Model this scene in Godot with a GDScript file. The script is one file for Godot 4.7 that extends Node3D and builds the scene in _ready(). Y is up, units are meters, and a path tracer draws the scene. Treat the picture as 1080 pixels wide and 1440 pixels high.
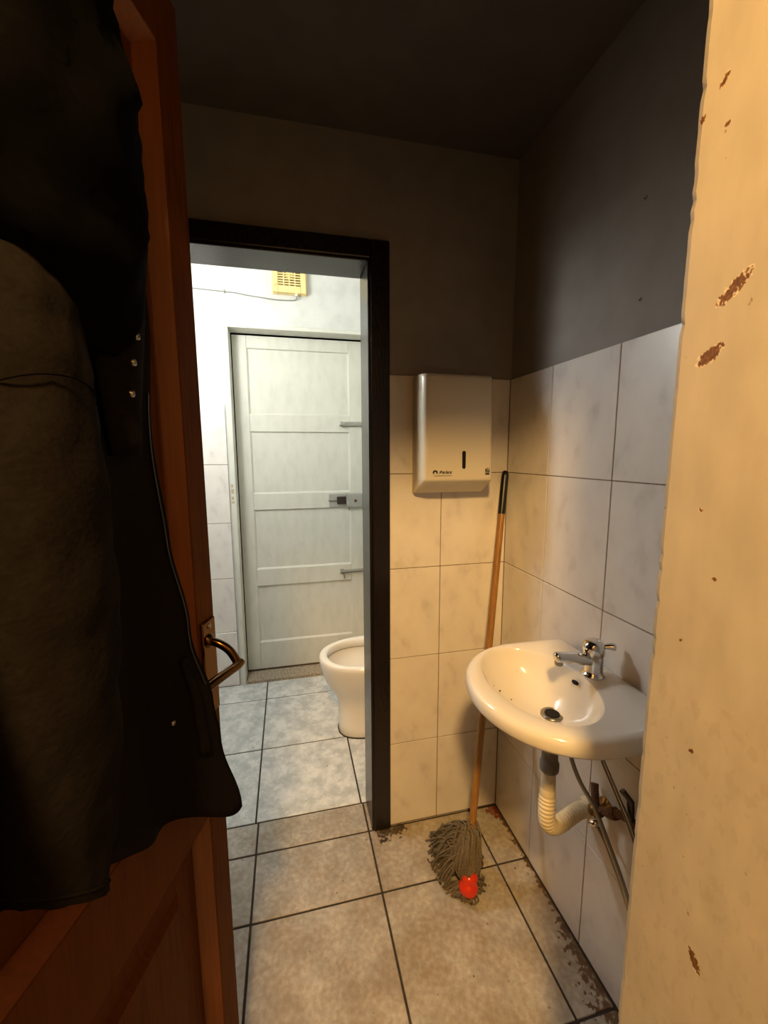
extends Node3D

# ------------------------------------------------------------------ helpers
var M := {}
var used := {}
var uvmap = null
var rng := RandomNumberGenerator.new()
const BX := 0.7459      # inner face of the right wall
const BZ := -1.3174     # tiled face of the wall with the doorway
const FZ := -2.4446     # face of the far wall of the toilet room

func numbered(called: String) -> String:
	if not used.has(called):
		used[called] = 0
		return called
	used[called] += 1
	return "%s_%03d" % [called, used[called]]

func begin() -> SurfaceTool:
	var st := SurfaceTool.new()
	st.begin(Mesh.PRIMITIVE_TRIANGLES)
	return st

func obj(called: String, st: SurfaceTool, m: Material, parent: Node = self) -> MeshInstance3D:
	st.generate_normals()
	var o := MeshInstance3D.new()
	o.mesh = st.commit()
	o.material_override = m
	if parent == self:
		o.name = numbered(called)
		add_child(o)
	else:
		o.name = called
		parent.add_child(o, true)
	return o

func share(called: String, mesh: Mesh, m: Material, parent: Node, at: Vector3) -> MeshInstance3D:
	var o := MeshInstance3D.new()
	o.mesh = mesh
	o.material_override = m
	o.name = called
	parent.add_child(o, true)
	o.position = at
	return o

func tag(o: Node, label: String, category: String, group := "", kind := ""):
	o.set_meta("label", label)
	o.set_meta("category", category)
	if group != "":
		o.set_meta("group", group)
	if kind != "":
		o.set_meta("kind", kind)

func thing(called: String, at: Vector3, label: String, category: String, group := "", kind := "") -> Node3D:
	var o := Node3D.new()
	o.name = numbered(called)
	add_child(o)
	o.position = at
	tag(o, label, category, group, kind)
	return o

func v(st: SurfaceTool, p: Vector3):
	if uvmap != null:
		st.set_uv(uvmap.call(p))
	st.add_vertex(p)

func tri(st: SurfaceTool, a: Vector3, b: Vector3, c: Vector3, out: Vector3):
	if (b - a).cross(c - a).dot(out) > 0.0:
		v(st, a); v(st, c); v(st, b)
	else:
		v(st, a); v(st, b); v(st, c)

func quad(st: SurfaceTool, a: Vector3, b: Vector3, c: Vector3, d: Vector3, out: Vector3):
	tri(st, a, b, c, out)
	tri(st, a, c, d, out)

# box from lo to hi with chamfered edges
func add_box(st: SurfaceTool, lo: Vector3, hi: Vector3, ch := 0.0, xf := Transform3D.IDENTITY):
	st.set_smooth_group(-1)
	var c := (lo + hi) * 0.5
	var e := (hi - lo) * 0.5
	ch = minf(ch, minf(e.x, minf(e.y, e.z)) * 0.9)
	var P := func(sx, sy, sz, ax) -> Vector3:
		var q := Vector3(sx * e.x, sy * e.y, sz * e.z)
		if ax != 0: q.x -= sx * ch
		if ax != 1: q.y -= sy * ch
		if ax != 2: q.z -= sz * ch
		return xf * (c + q)
	var B := xf.basis
	for s in [-1.0, 1.0]:
		quad(st, P.call(s, -1, -1, 0), P.call(s, 1, -1, 0), P.call(s, 1, 1, 0), P.call(s, -1, 1, 0), B * Vector3(s, 0, 0))
		quad(st, P.call(-1, s, -1, 1), P.call(1, s, -1, 1), P.call(1, s, 1, 1), P.call(-1, s, 1, 1), B * Vector3(0, s, 0))
		quad(st, P.call(-1, -1, s, 2), P.call(1, -1, s, 2), P.call(1, 1, s, 2), P.call(-1, 1, s, 2), B * Vector3(0, 0, s))
	if ch <= 0.0:
		return
	for s in [-1.0, 1.0]:
		for t in [-1.0, 1.0]:
			quad(st, P.call(-1, s, t, 1), P.call(1, s, t, 1), P.call(1, s, t, 2), P.call(-1, s, t, 2), B * Vector3(0, s, t))
			quad(st, P.call(s, -1, t, 0), P.call(s, 1, t, 0), P.call(s, 1, t, 2), P.call(s, -1, t, 2), B * Vector3(s, 0, t))
			quad(st, P.call(s, t, -1, 0), P.call(s, t, 1, 0), P.call(s, t, 1, 1), P.call(s, t, -1, 1), B * Vector3(s, t, 0))
			for w in [-1.0, 1.0]:
				tri(st, P.call(s, t, w, 0), P.call(s, t, w, 1), P.call(s, t, w, 2), B * Vector3(s, t, w))

func box(called: String, lo: Vector3, hi: Vector3, ch: float, m: Material, parent: Node = self) -> MeshInstance3D:
	var st := begin()
	add_box(st, lo, hi, ch)
	return obj(called, st, m, parent)

# skin a list of closed rings of equal length
func skin(st: SurfaceTool, rings: Array, cap_a := true, cap_b := true, flip := false):
	st.set_smooth_group(0)
	var n: int = rings[0].size()
	for i in rings.size() - 1:
		var A: PackedVector3Array = rings[i]
		var B: PackedVector3Array = rings[i + 1]
		for j in n:
			var k := (j + 1) % n
			var q := [A[j], B[j], B[k], A[k]]
			if flip:
				q.reverse()
			v(st, q[0]); v(st, q[1]); v(st, q[2])
			v(st, q[0]); v(st, q[2]); v(st, q[3])
	for e in 2:
		if (e == 0 and not cap_a) or (e == 1 and not cap_b):
			continue
		var R: PackedVector3Array = rings[0] if e == 0 else rings[-1]
		var Q: PackedVector3Array = rings[1] if e == 0 else rings[-2]
		var c := Vector3.ZERO
		var c2 := Vector3.ZERO
		for p in R: c += p / n
		for p in Q: c2 += p / n
		st.set_smooth_group(2 + e)
		for j in n:
			tri(st, R[j], R[(j + 1) % n], c, c - c2)
		st.set_smooth_group(0)

# tube along points with one radius per point (or one for all)
func add_tube(st: SurfaceTool, pts: Array, rad, sides := 10, caps := true, squash := 1.0):
	var rings := []
	var up := Vector3.UP
	var t0: Vector3 = (pts[1] - pts[0]).normalized()
	if absf(t0.dot(up)) > 0.9:
		up = Vector3.RIGHT
	var nrm := t0.cross(up).normalized()
	for i in pts.size():
		var t: Vector3
		if i == 0: t = pts[1] - pts[0]
		elif i == pts.size() - 1: t = pts[i] - pts[i - 1]
		else: t = pts[i + 1] - pts[i - 1]
		t = t.normalized()
		nrm = (nrm - t * nrm.dot(t)).normalized()
		var bin := t.cross(nrm)
		var r: float = rad if not (rad is Array) else rad[i]
		var R := PackedVector3Array()
		for j in sides:
			var a := TAU * j / sides
			R.append(pts[i] + nrm * cos(a) * r + bin * sin(a) * r * squash)
		rings.append(R)
	skin(st, rings, caps, caps)

# smooth the control points with Catmull-Rom
func smooth(p: Array, n := 6) -> Array:
	var out := []
	for i in p.size() - 1:
		var a = p[max(i - 1, 0)]
		var b = p[i]
		var c = p[i + 1]
		var d = p[min(i + 2, p.size() - 1)]
		for k in n:
			var t := float(k) / n
			out.append(0.5 * ((2.0 * b) + (c - a) * t + (2.0 * a - 5.0 * b + 4.0 * c - d) * t * t + (3.0 * b - a - 3.0 * c + d) * t * t * t))
	out.append(p[-1])
	return out

# lathe: profile of [radius, height] about axis through at
func add_lathe(st: SurfaceTool, prof: Array, at: Vector3, seg := 24, bas := Basis.IDENTITY):
	var rings := []
	for p in prof:
		var R := PackedVector3Array()
		for j in seg:
			var a := TAU * j / seg
			R.append(at + bas * Vector3(cos(a) * p[0], p[1], -sin(a) * p[0]))
		rings.append(R)
	skin(st, rings, true, true, true)

# two-sided sheet with thickness; f(u, w) gives a point, off the way to its back
func add_sheet(st: SurfaceTool, f: Callable, nu: int, nv: int, off: Vector3):
	st.set_smooth_group(0)
	for i in nu:
		for j in nv:
			var a: Vector3 = f.call(float(i) / nu, float(j) / nv)
			var b: Vector3 = f.call(float(i + 1) / nu, float(j) / nv)
			var c: Vector3 = f.call(float(i + 1) / nu, float(j + 1) / nv)
			var d: Vector3 = f.call(float(i) / nu, float(j + 1) / nv)
			quad(st, a, b, c, d, -off)
			quad(st, a + off, b + off, c + off, d + off, off)
			var g := (a + c) * 0.5
			if i == 0: quad(st, a, d, d + off, a + off, d - c)
			if i == nu - 1: quad(st, b, c, c + off, b + off, c - d)
			if j == 0: quad(st, a, b, b + off, a + off, a - d)
			if j == nv - 1: quad(st, d, c, c + off, d + off, d - a)

func noise(sd: int, fr: float, oct := 4) -> FastNoiseLite:
	var n := FastNoiseLite.new()
	n.seed = sd
	n.frequency = fr
	n.noise_type = FastNoiseLite.TYPE_SIMPLEX_SMOOTH
	n.fractal_octaves = oct
	return n

func noise_tex(sd: int, fr: float, cols: Array, oct := 4, size := 512, bump := 0.0) -> NoiseTexture2D:
	var t := NoiseTexture2D.new()
	t.width = size
	t.height = size
	t.seamless = true
	t.noise = noise(sd, fr, oct)
	if bump > 0.0:
		t.as_normal_map = true
		t.bump_strength = bump
	else:
		var g := Gradient.new()
		g.offsets = PackedFloat32Array(range(cols.size()).map(func(i): return float(i) / (cols.size() - 1)))
		g.colors = PackedColorArray(cols)
		t.color_ramp = g
	return t

func mat(c: Color, rough := 0.6, metal := 0.0) -> StandardMaterial3D:
	var m := StandardMaterial3D.new()
	m.albedo_color = c
	m.roughness = rough
	m.metallic = metal
	return m

func tri_mat(cols: Array, rough: float, scale: Vector3, sd: int, fr := 0.02, bump := 0.0) -> StandardMaterial3D:
	var m := mat(Color.WHITE, rough)
	m.albedo_texture = noise_tex(sd, fr, cols)
	m.uv1_triplanar = true
	m.uv1_world_triplanar = true
	m.uv1_scale = scale
	if bump > 0.0:
		m.normal_enabled = true
		m.normal_texture = noise_tex(sd + 5, fr * 1.5, [], 4, 512, bump)
	return m

func image_mat(img: Image, rough: float) -> StandardMaterial3D:
	var m := mat(Color.WHITE, rough)
	img.generate_mipmaps()
	m.albedo_texture = ImageTexture.create_from_image(img)
	return m

# ------------------------------------------------------------------ scene
func _ready():
	rng.seed = 71
	setup_camera_and_light()
	materials()
	shell()
	floor_tiles()
	wall_tiles()
	dark_frame()
	far_door()
	wooden_door()
	basin()
	faucet()
	plumbing()
	toilet()
	dispenser()
	mop()
	fan_and_cable()
	clothes()
	wall_marks()

func setup_camera_and_light():
	var cam := Camera3D.new()
	cam.name = "camera"
	add_child(cam)
	cam.transform = Transform3D(Basis(Vector3(0.97433129, -0.0038215, 0.2250865), Vector3(0.03468771, 0.99046359, -0.13333658), Vector3(-0.22243044, 0.13772174, 0.96517222)), Vector3(0, 1.36, 0))
	cam.fov = 102.015
	cam.near = 0.01
	cam.current = true
	var we := WorldEnvironment.new()
	we.name = "environment"
	var env := Environment.new()
	env.background_mode = Environment.BG_COLOR
	env.background_color = Color(0, 0, 0)
	env.ambient_light_source = Environment.AMBIENT_SOURCE_DISABLED
	env.tonemap_mode = Environment.TONE_MAPPER_LINEAR
	env.tonemap_exposure = 1.0
	env.sdfgi_enabled = true
	env.ssao_enabled = true
	env.ssil_enabled = true
	we.environment = env
	add_child(we)
	# the two lamps of the place: a warm globe on the corridor ceiling, a white globe in the toilet room
	globe_lamp("ceiling_lamp", Vector3(-0.20, 2.435, 0.62), 0.085, 2.6, Color(1.0, 0.79, 0.49), 6.1,
		"warm globe lamp under the corridor ceiling")
	globe_lamp("ceiling_lamp", Vector3(-0.58, 2.00, -1.67), 0.08, 2.6, Color(1.0, 0.995, 0.985), 0.58,
		"white globe lamp under the toilet room ceiling")

func globe_lamp(called: String, at: Vector3, r: float, top: float, col: Color, energy: float, label: String):
	var t := thing(called, Vector3(at.x, top, at.z), label, "lamp")
	var st := begin()
	add_lathe(st, [[0.055, 0.0], [0.055, -0.02], [0.03, -0.03], [0.03, at.y + r - 0.012 - top]], Vector3.ZERO, 24)
	obj("lamp_holder", st, mat(Color(0.8, 0.8, 0.78), 0.5), t)
	var g := MeshInstance3D.new()
	g.name = "lamp_globe"
	var sm := SphereMesh.new()
	sm.radius = r
	sm.height = r * 2
	g.mesh = sm
	var gm := mat(Color(0.9, 0.9, 0.88), 0.4)
	gm.emission_enabled = true
	gm.emission = col
	gm.emission_energy_multiplier = 3.0
	g.material_override = gm
	t.add_child(g)
	g.position = Vector3(0, at.y - top, 0)
	var l := OmniLight3D.new()
	l.name = "lamp_light"
	l.light_color = col
	l.light_energy = energy
	l.light_size = r
	l.omni_range = 12.0
	l.omni_attenuation = 2.0
	l.shadow_enabled = true
	t.add_child(l)
	l.position = Vector3(0, at.y - top, 0)

func materials():
	M.dark_paint = tri_mat([Color(0.52, 0.50, 0.475), Color(0.55, 0.53, 0.505), Color(0.57, 0.55, 0.525)], 0.75, Vector3(1.3, 1.3, 1.3), 3, 0.012)
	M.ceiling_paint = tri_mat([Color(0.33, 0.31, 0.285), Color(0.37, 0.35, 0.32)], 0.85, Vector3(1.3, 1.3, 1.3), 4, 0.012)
	M.white_paint = tri_mat([Color(0.90, 0.91, 0.89), Color(0.93, 0.935, 0.915), Color(0.94, 0.94, 0.925)], 0.7, Vector3(1.2, 1.2, 1.2), 6, 0.012)
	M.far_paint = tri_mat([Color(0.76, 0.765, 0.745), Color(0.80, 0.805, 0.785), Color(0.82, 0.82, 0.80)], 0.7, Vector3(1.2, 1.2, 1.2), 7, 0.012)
	M.corridor_paint = tri_mat([Color(0.46, 0.41, 0.34), Color(0.52, 0.46, 0.38)], 0.8, Vector3(1.0, 1.0, 1.0), 8, 0.012)
	M.grout_floor = tri_mat([Color(0.17, 0.15, 0.13), Color(0.27, 0.24, 0.20)], 0.95, Vector3(6, 6, 6), 9)
	M.grout_wall = tri_mat([Color(0.42, 0.38, 0.32), Color(0.56, 0.51, 0.44)], 0.9, Vector3(5, 5, 5), 10)
	M.wall_tile = tri_mat([Color(0.80, 0.78, 0.76), Color(0.86, 0.84, 0.82), Color(0.875, 0.86, 0.835), Color(0.89, 0.87, 0.85)], 0.22, Vector3(2.2, 1.6, 2.2), 12, 0.008)
	M.frame_paint = tri_mat([Color(0.06, 0.033, 0.022), Color(0.078, 0.044, 0.03), Color(0.095, 0.056, 0.04)], 0.25, Vector3(7, 1.2, 7), 14, 0.02, 1.2)
	M.door_grey = tri_mat([Color(0.78, 0.785, 0.735), Color(0.81, 0.81, 0.765), Color(0.825, 0.825, 0.78)], 0.5, Vector3(2.4, 1.0, 2.4), 16, 0.012, 0.6)
	M.sill = tri_mat([Color(0.38, 0.33, 0.26), Color(0.64, 0.59, 0.51), Color(0.74, 0.70, 0.63)], 0.9, Vector3(5, 5, 5), 18, 0.03, 3.0)
	M.wood = tri_mat([Color(0.255, 0.13, 0.03), Color(0.33, 0.178, 0.045), Color(0.37, 0.205, 0.055), Color(0.29, 0.15, 0.037)], 0.34, Vector3(9, 0.5, 9), 20, 0.02)
	M.wood.roughness = 0.5
	M.wood.metallic_specular = 0.15
	M.lamplit_bead_wood = tri_mat([Color(0.42, 0.215, 0.05), Color(0.52, 0.285, 0.075)], 0.45, Vector3(9, 0.5, 9), 21, 0.02)  # door wood made lighter: lamp light put into the bead's colour
	M.bronze = mat(Color(0.36, 0.25, 0.13), 0.2, 1.0)
	M.chrome = mat(Color(0.86, 0.86, 0.86), 0.07, 1.0)
	M.steel = mat(Color(0.62, 0.61, 0.58), 0.28, 1.0)
	M.galvanised = tri_mat([Color(0.55, 0.55, 0.52), Color(0.70, 0.70, 0.66)], 0.45, Vector3(20, 20, 20), 24)
	M.rust = tri_mat([Color(0.20, 0.10, 0.05), Color(0.36, 0.22, 0.12), Color(0.48, 0.40, 0.30)], 0.7, Vector3(18, 18, 18), 26)
	M.brass = mat(Color(0.55, 0.45, 0.30), 0.3, 1.0)
	M.black_plastic = mat(Color(0.03, 0.03, 0.03), 0.35)
	M.hole = mat(Color(0.02, 0.015, 0.012), 0.9)
	M.china = mat(Color(0.865, 0.85, 0.82), 0.1)
	M.china.clearcoat_enabled = true
	M.china.clearcoat = 0.6
	M.china.clearcoat_roughness = 0.05
	M.toilet_china = mat(Color(0.90, 0.885, 0.85), 0.12)
	M.scale = tri_mat([Color(0.45, 0.36, 0.24), Color(0.72, 0.66, 0.55)], 0.5, Vector3(12, 12, 12), 28)  # mottled tan of the line under the toilet rim
	M.water = mat(Color(0.72, 0.70, 0.62), 0.03)
	M.trap_plastic = mat(Color(0.85, 0.80, 0.68), 0.42)
	M.grey_plastic = mat(Color(0.46, 0.45, 0.42), 0.4)
	M.dispenser_plastic = mat(Color(0.85, 0.82, 0.74), 0.27)
	M.print_ink = mat(Color(0.05, 0.045, 0.04), 0.6)
	M.grey_ink = mat(Color(0.42, 0.38, 0.32), 0.6)
	M.pole = tri_mat([Color(0.46, 0.31, 0.13), Color(0.58, 0.41, 0.19), Color(0.65, 0.47, 0.23)], 0.4, Vector3(14, 1.2, 14), 30, 0.02)
	M.yarn = tri_mat([Color(0.30, 0.27, 0.21), Color(0.42, 0.38, 0.31), Color(0.50, 0.46, 0.38)], 1.0, Vector3(9, 9, 9), 32, 0.03)
	M.red_plastic = mat(Color(0.80, 0.20, 0.07), 0.25)
	M.yellow_plastic = mat(Color(0.89, 0.80, 0.55), 0.42)
	M.cable = mat(Color(0.50, 0.50, 0.49), 0.6)
	M.jacket = tri_mat([Color(0.075, 0.066, 0.06), Color(0.095, 0.084, 0.077), Color(0.108, 0.097, 0.088)], 0.9, Vector3(6, 6, 6), 34, 0.04, 1.0)
	M.black_cloth = tri_mat([Color(0.018, 0.017, 0.016), Color(0.035, 0.032, 0.03)], 0.95, Vector3(6, 6, 6), 36, 0.04)
	M.jacket.metallic_specular = 0.1
	M.black_cloth.metallic_specular = 0.1
	M.old_plaster = tri_mat([Color(0.66, 0.56, 0.42), Color(0.80, 0.74, 0.63)], 0.95, Vector3(30, 30, 30), 38)

# ------------------------------------------------------------------ room shell
func struct_box(called: String, lo: Vector3, hi: Vector3, m: Material, label: String, category: String) -> MeshInstance3D:
	var o := box(called, lo, hi, 0.0, m)
	tag(o, label, category, "", "structure")
	return o

func shell():
	# wall between the washroom and the toilet room, with its doorway; the tiles stand 7 mm proud of it
	var w := thing("wall_back", Vector3(0, 0, BZ), "dark grey wall above beige tiles around the black doorway", "wall", "", "structure")
	var y := 0.0
	box("pier", Vector3(0.29, -0.02, -0.127), Vector3(BX + 0.12, 2.65, -0.007), 0.0, M.dark_paint, w)
	box("pier", Vector3(-1.07, -0.02, -0.127), Vector3(-0.47, 2.65, -0.007), 0.0, M.dark_paint, w)
	box("lintel", Vector3(-0.47, 1.965, -0.127), Vector3(0.29, 2.65, -0.007), 0.0, M.dark_paint, w)
	box("rear_plaster", Vector3(0.29, 0.0, -0.133), Vector3(BX, 2.6, -0.127), 0.0, M.white_paint, w)
	box("rear_plaster", Vector3(-0.75, 0.0, -0.133), Vector3(-0.47, 2.6, -0.127), 0.0, M.white_paint, w)
	box("rear_plaster", Vector3(-0.47, 1.965, -0.133), Vector3(0.29, 2.6, -0.127), 0.0, M.white_paint, w)
	struct_box("wall_right", Vector3(BX + 0.006, -0.02, -1.45), Vector3(BX + 0.13, 2.5, -0.06), M.dark_paint, "dark grey side wall above the tiles behind the washbasin", "wall")
	struct_box("wall_left", Vector3(-1.07, -0.02, -1.45), Vector3(-0.95, 2.5, -0.06), M.dark_paint, "dark side wall behind the open wooden door", "wall")
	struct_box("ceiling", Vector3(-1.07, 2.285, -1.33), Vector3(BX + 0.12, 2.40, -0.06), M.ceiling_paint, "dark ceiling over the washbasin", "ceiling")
	# toilet room
	struct_box("wall_toilet_right", Vector3(BX + 0.004, -0.02, -2.60), Vector3(BX + 0.13, 2.65, -1.45), M.white_paint, "white side wall behind the toilet", "wall")
	struct_box("wall_toilet_left", Vector3(-0.87, -0.02, -2.60), Vector3(-0.75, 2.65, -1.45), M.white_paint, "white side wall left of the grey panelled door", "wall")
	struct_box("ceiling_toilet", Vector3(-0.87, 2.60, -2.60), Vector3(BX + 0.12, 2.70, -1.32), M.white_paint, "white ceiling over the toilet", "ceiling")
	var f := thing("wall_far", Vector3(0, 0, FZ), "white wall around the grey panelled door", "wall", "", "structure")
	box("pier", Vector3(-0.87, -0.02, -0.16), Vector3(-0.312, 2.65, 0.0), 0.0, M.far_paint, f)
	box("pier", Vector3(0.50, -0.02, -0.16), Vector3(BX + 0.12, 2.65, 0.0), 0.0, M.far_paint, f)
	box("lintel", Vector3(-0.312, 2.055, -0.16), Vector3(0.50, 2.65, 0.0), 0.0, M.far_paint, f)
	# wall with the doorway in which the camera stands
	var e := 0.32
	front_wall(e)
	# corridor behind the camera
	struct_box("wall_corridor_right", Vector3(0.95, -0.02, -0.06), Vector3(1.07, 2.7, 1.9), M.corridor_paint, "dull brown corridor wall on the right", "wall")
	struct_box("wall_corridor_left", Vector3(-1.27, -0.02, -0.06), Vector3(-1.15, 2.7, 1.9), M.corridor_paint, "dull brown corridor wall on the left", "wall")
	struct_box("wall_corridor_end", Vector3(-1.27, -0.02, 1.8), Vector3(1.07, 2.7, 1.92), M.corridor_paint, "dull brown corridor wall opposite the doorway", "wall")
	struct_box("ceiling_corridor", Vector3(-1.27, 2.60, -0.06), Vector3(1.07, 2.72, 1.92), M.corridor_paint, "dull brown corridor ceiling", "ceiling")

func front_wall(e: float):
	var x0 := 1.0720 * e
	var w := thing("wall_front", Vector3(x0, 0, -e), "chipped cream painted wall edge beside the doorway", "wall", "", "structure")
	# painted print of the reveal: chips, scuffs
	var W := 512
	var H := 2048
	var img := Image.create(W, H, false, Image.FORMAT_RGB8)
	var n1 := noise(41, 0.012)
	var n2 := noise(42, 0.05)
	var n3 := noise(43, 0.11, 3)
	var chips := [[0.342, 1.519, 0.017, 0.006, 0.7], [0.359, 1.460, 0.014, 0.006, 0.55], [0.372, 1.722, 0.006, 0.0025, 0.9], [0.365, 1.677, 0.003, 0.002, 0.0], [0.306, 0.79, 0.011, 0.0045, -1.0], [0.392, 1.70, 0.004, 0.003, 0.3], [0.33, 1.23, 0.0025, 0.002, 0.0], [0.352, 1.30, 0.0025, 0.002, 0.0], [0.36, 1.15, 0.002, 0.0015, 0.0], [0.335, 1.03, 0.003, 0.002, 0.4]]
	# z in 0.40..0.06 (u), y in 0..2.05 (v)
	for j in H:
		var y := 2.05 * (1.0 - (j + 0.5) / H)
		for i in W:
			var z := 0.06 + 0.36 * (i + 0.5) / W
			var a := n1.get_noise_2d(i, j) * 0.5 + n2.get_noise_2d(i * 0.5, j * 0.16) * 0.5
			var c := Color(0.69, 0.66, 0.60).lerp(Color(0.74, 0.71, 0.65), clampf(0.5 + a, 0, 1))
			# greasy smudges low on the edge
			var sm := n2.get_noise_2d(i + 900, j * 0.7)
			if sm > 0.22 and y < 1.15:
				c = c.lerp(Color(0.58, 0.52, 0.43), clampf((sm - 0.22) * 1.0, 0, 0.15))
			if n3.get_noise_2d(i * 0.6, j * 0.6) > 0.74:
				c = c.lerp(Color(0.45, 0.33, 0.2), 0.6)
			img.set_pixel(i, j, c)
	for cc in chips:
		var ch := [cc[0] * e / 0.40, 1.36 + (cc[1] - 1.36) * e / 0.40, cc[2] * 0.85, cc[3] * 0.85, cc[4]]
		var ci := int((ch[0] - 0.06) / 0.36 * W)
		var cj := int((1.0 - ch[1] / 2.05) * H)
		for dj in range(-30, 31):
			for di in range(-30, 31):
				var pz: float = di * 0.36 / W
				var py: float = -dj * 2.05 / H
				var ca := cos(ch[4])
				var sa := sin(ch[4])
				var qa: float = (-pz * ca + py * sa) / ch[2]
				var qb: float = (pz * sa + py * ca) / ch[3]
				var d := qa * qa + qb * qb + n3.get_noise_2d((ci + di) * 1.5, (cj + dj) * 1.5) * 1.1
				var X := ci + di
				var Y := cj + dj
				if X < 0 or Y < 0 or X >= W or Y >= H:
					continue
				if d < 0.9:
					var k := n2.get_noise_2d(X * 4.0, Y * 4.0)
					img.set_pixel(X, Y, Color(0.50, 0.35, 0.17).lerp(Color(0.33, 0.21, 0.09), clampf(0.5 + k, 0, 1)))
				elif d < 1.15:
					img.set_pixel(X, Y, Color(0.85, 0.81, 0.73))
	var m := image_mat(img, 0.5)
	m.normal_enabled = true
	m.normal_texture = noise_tex(45, 0.012, [], 3, 512, 0.5)
	# right pier, its long edge chipped: a strip of short facets with an uneven arris
	var st := begin()
	uvmap = func(p: Vector3): return Vector2((e - p.z - 0.06) / 0.36, 1.0 - p.y / 2.05)
	var N := 300
	var nz := noise(47, 0.9, 3)
	var prev := []
	for i in N + 1:
		var y := 2.3 * i / N
		var k := nz.get_noise_1d(i * 1.7)
		var chip := maxf(0.0, k - 0.2) * 0.006 + 0.0006 * absf(nz.get_noise_1d(i * 5.3 + 40))
		var row := [Vector3(0, y, e - 0.06), Vector3(0.0, y, 0.006 + chip), Vector3(0.0012 + chip * 0.3, y, 0.0015 + chip * 0.8), Vector3(0.006 + chip, y, 0.0), Vector3(BX + 0.1 - x0, y, 0.0)]
		if i > 0:
			st.set_smooth_group(-1)
			for q in 4:
				quad(st, prev[q], prev[q + 1], row[q + 1], row[q], Vector3(-1, 0, -0.4) if q < 2 else Vector3(-0.3, 0, -1))
		prev = row
	obj("pier", st, m, w)
	uvmap = null
	box("pier_core", Vector3(0.0005, -0.02, 0.012), Vector3(1.07 - x0, 2.62, e - 0.061), 0.0, M.corridor_paint, w)
	box("lintel", Vector3(-0.42 - x0, 2.03, 0.0), Vector3(0.006, 2.62, e - 0.06), 0.0, M.corridor_paint, w)
	box("pier", Vector3(-1.27 - x0, -0.02, 0.0), Vector3(-0.42 - x0, 2.62, e - 0.06), 0.0, M.corridor_paint, w)

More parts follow.
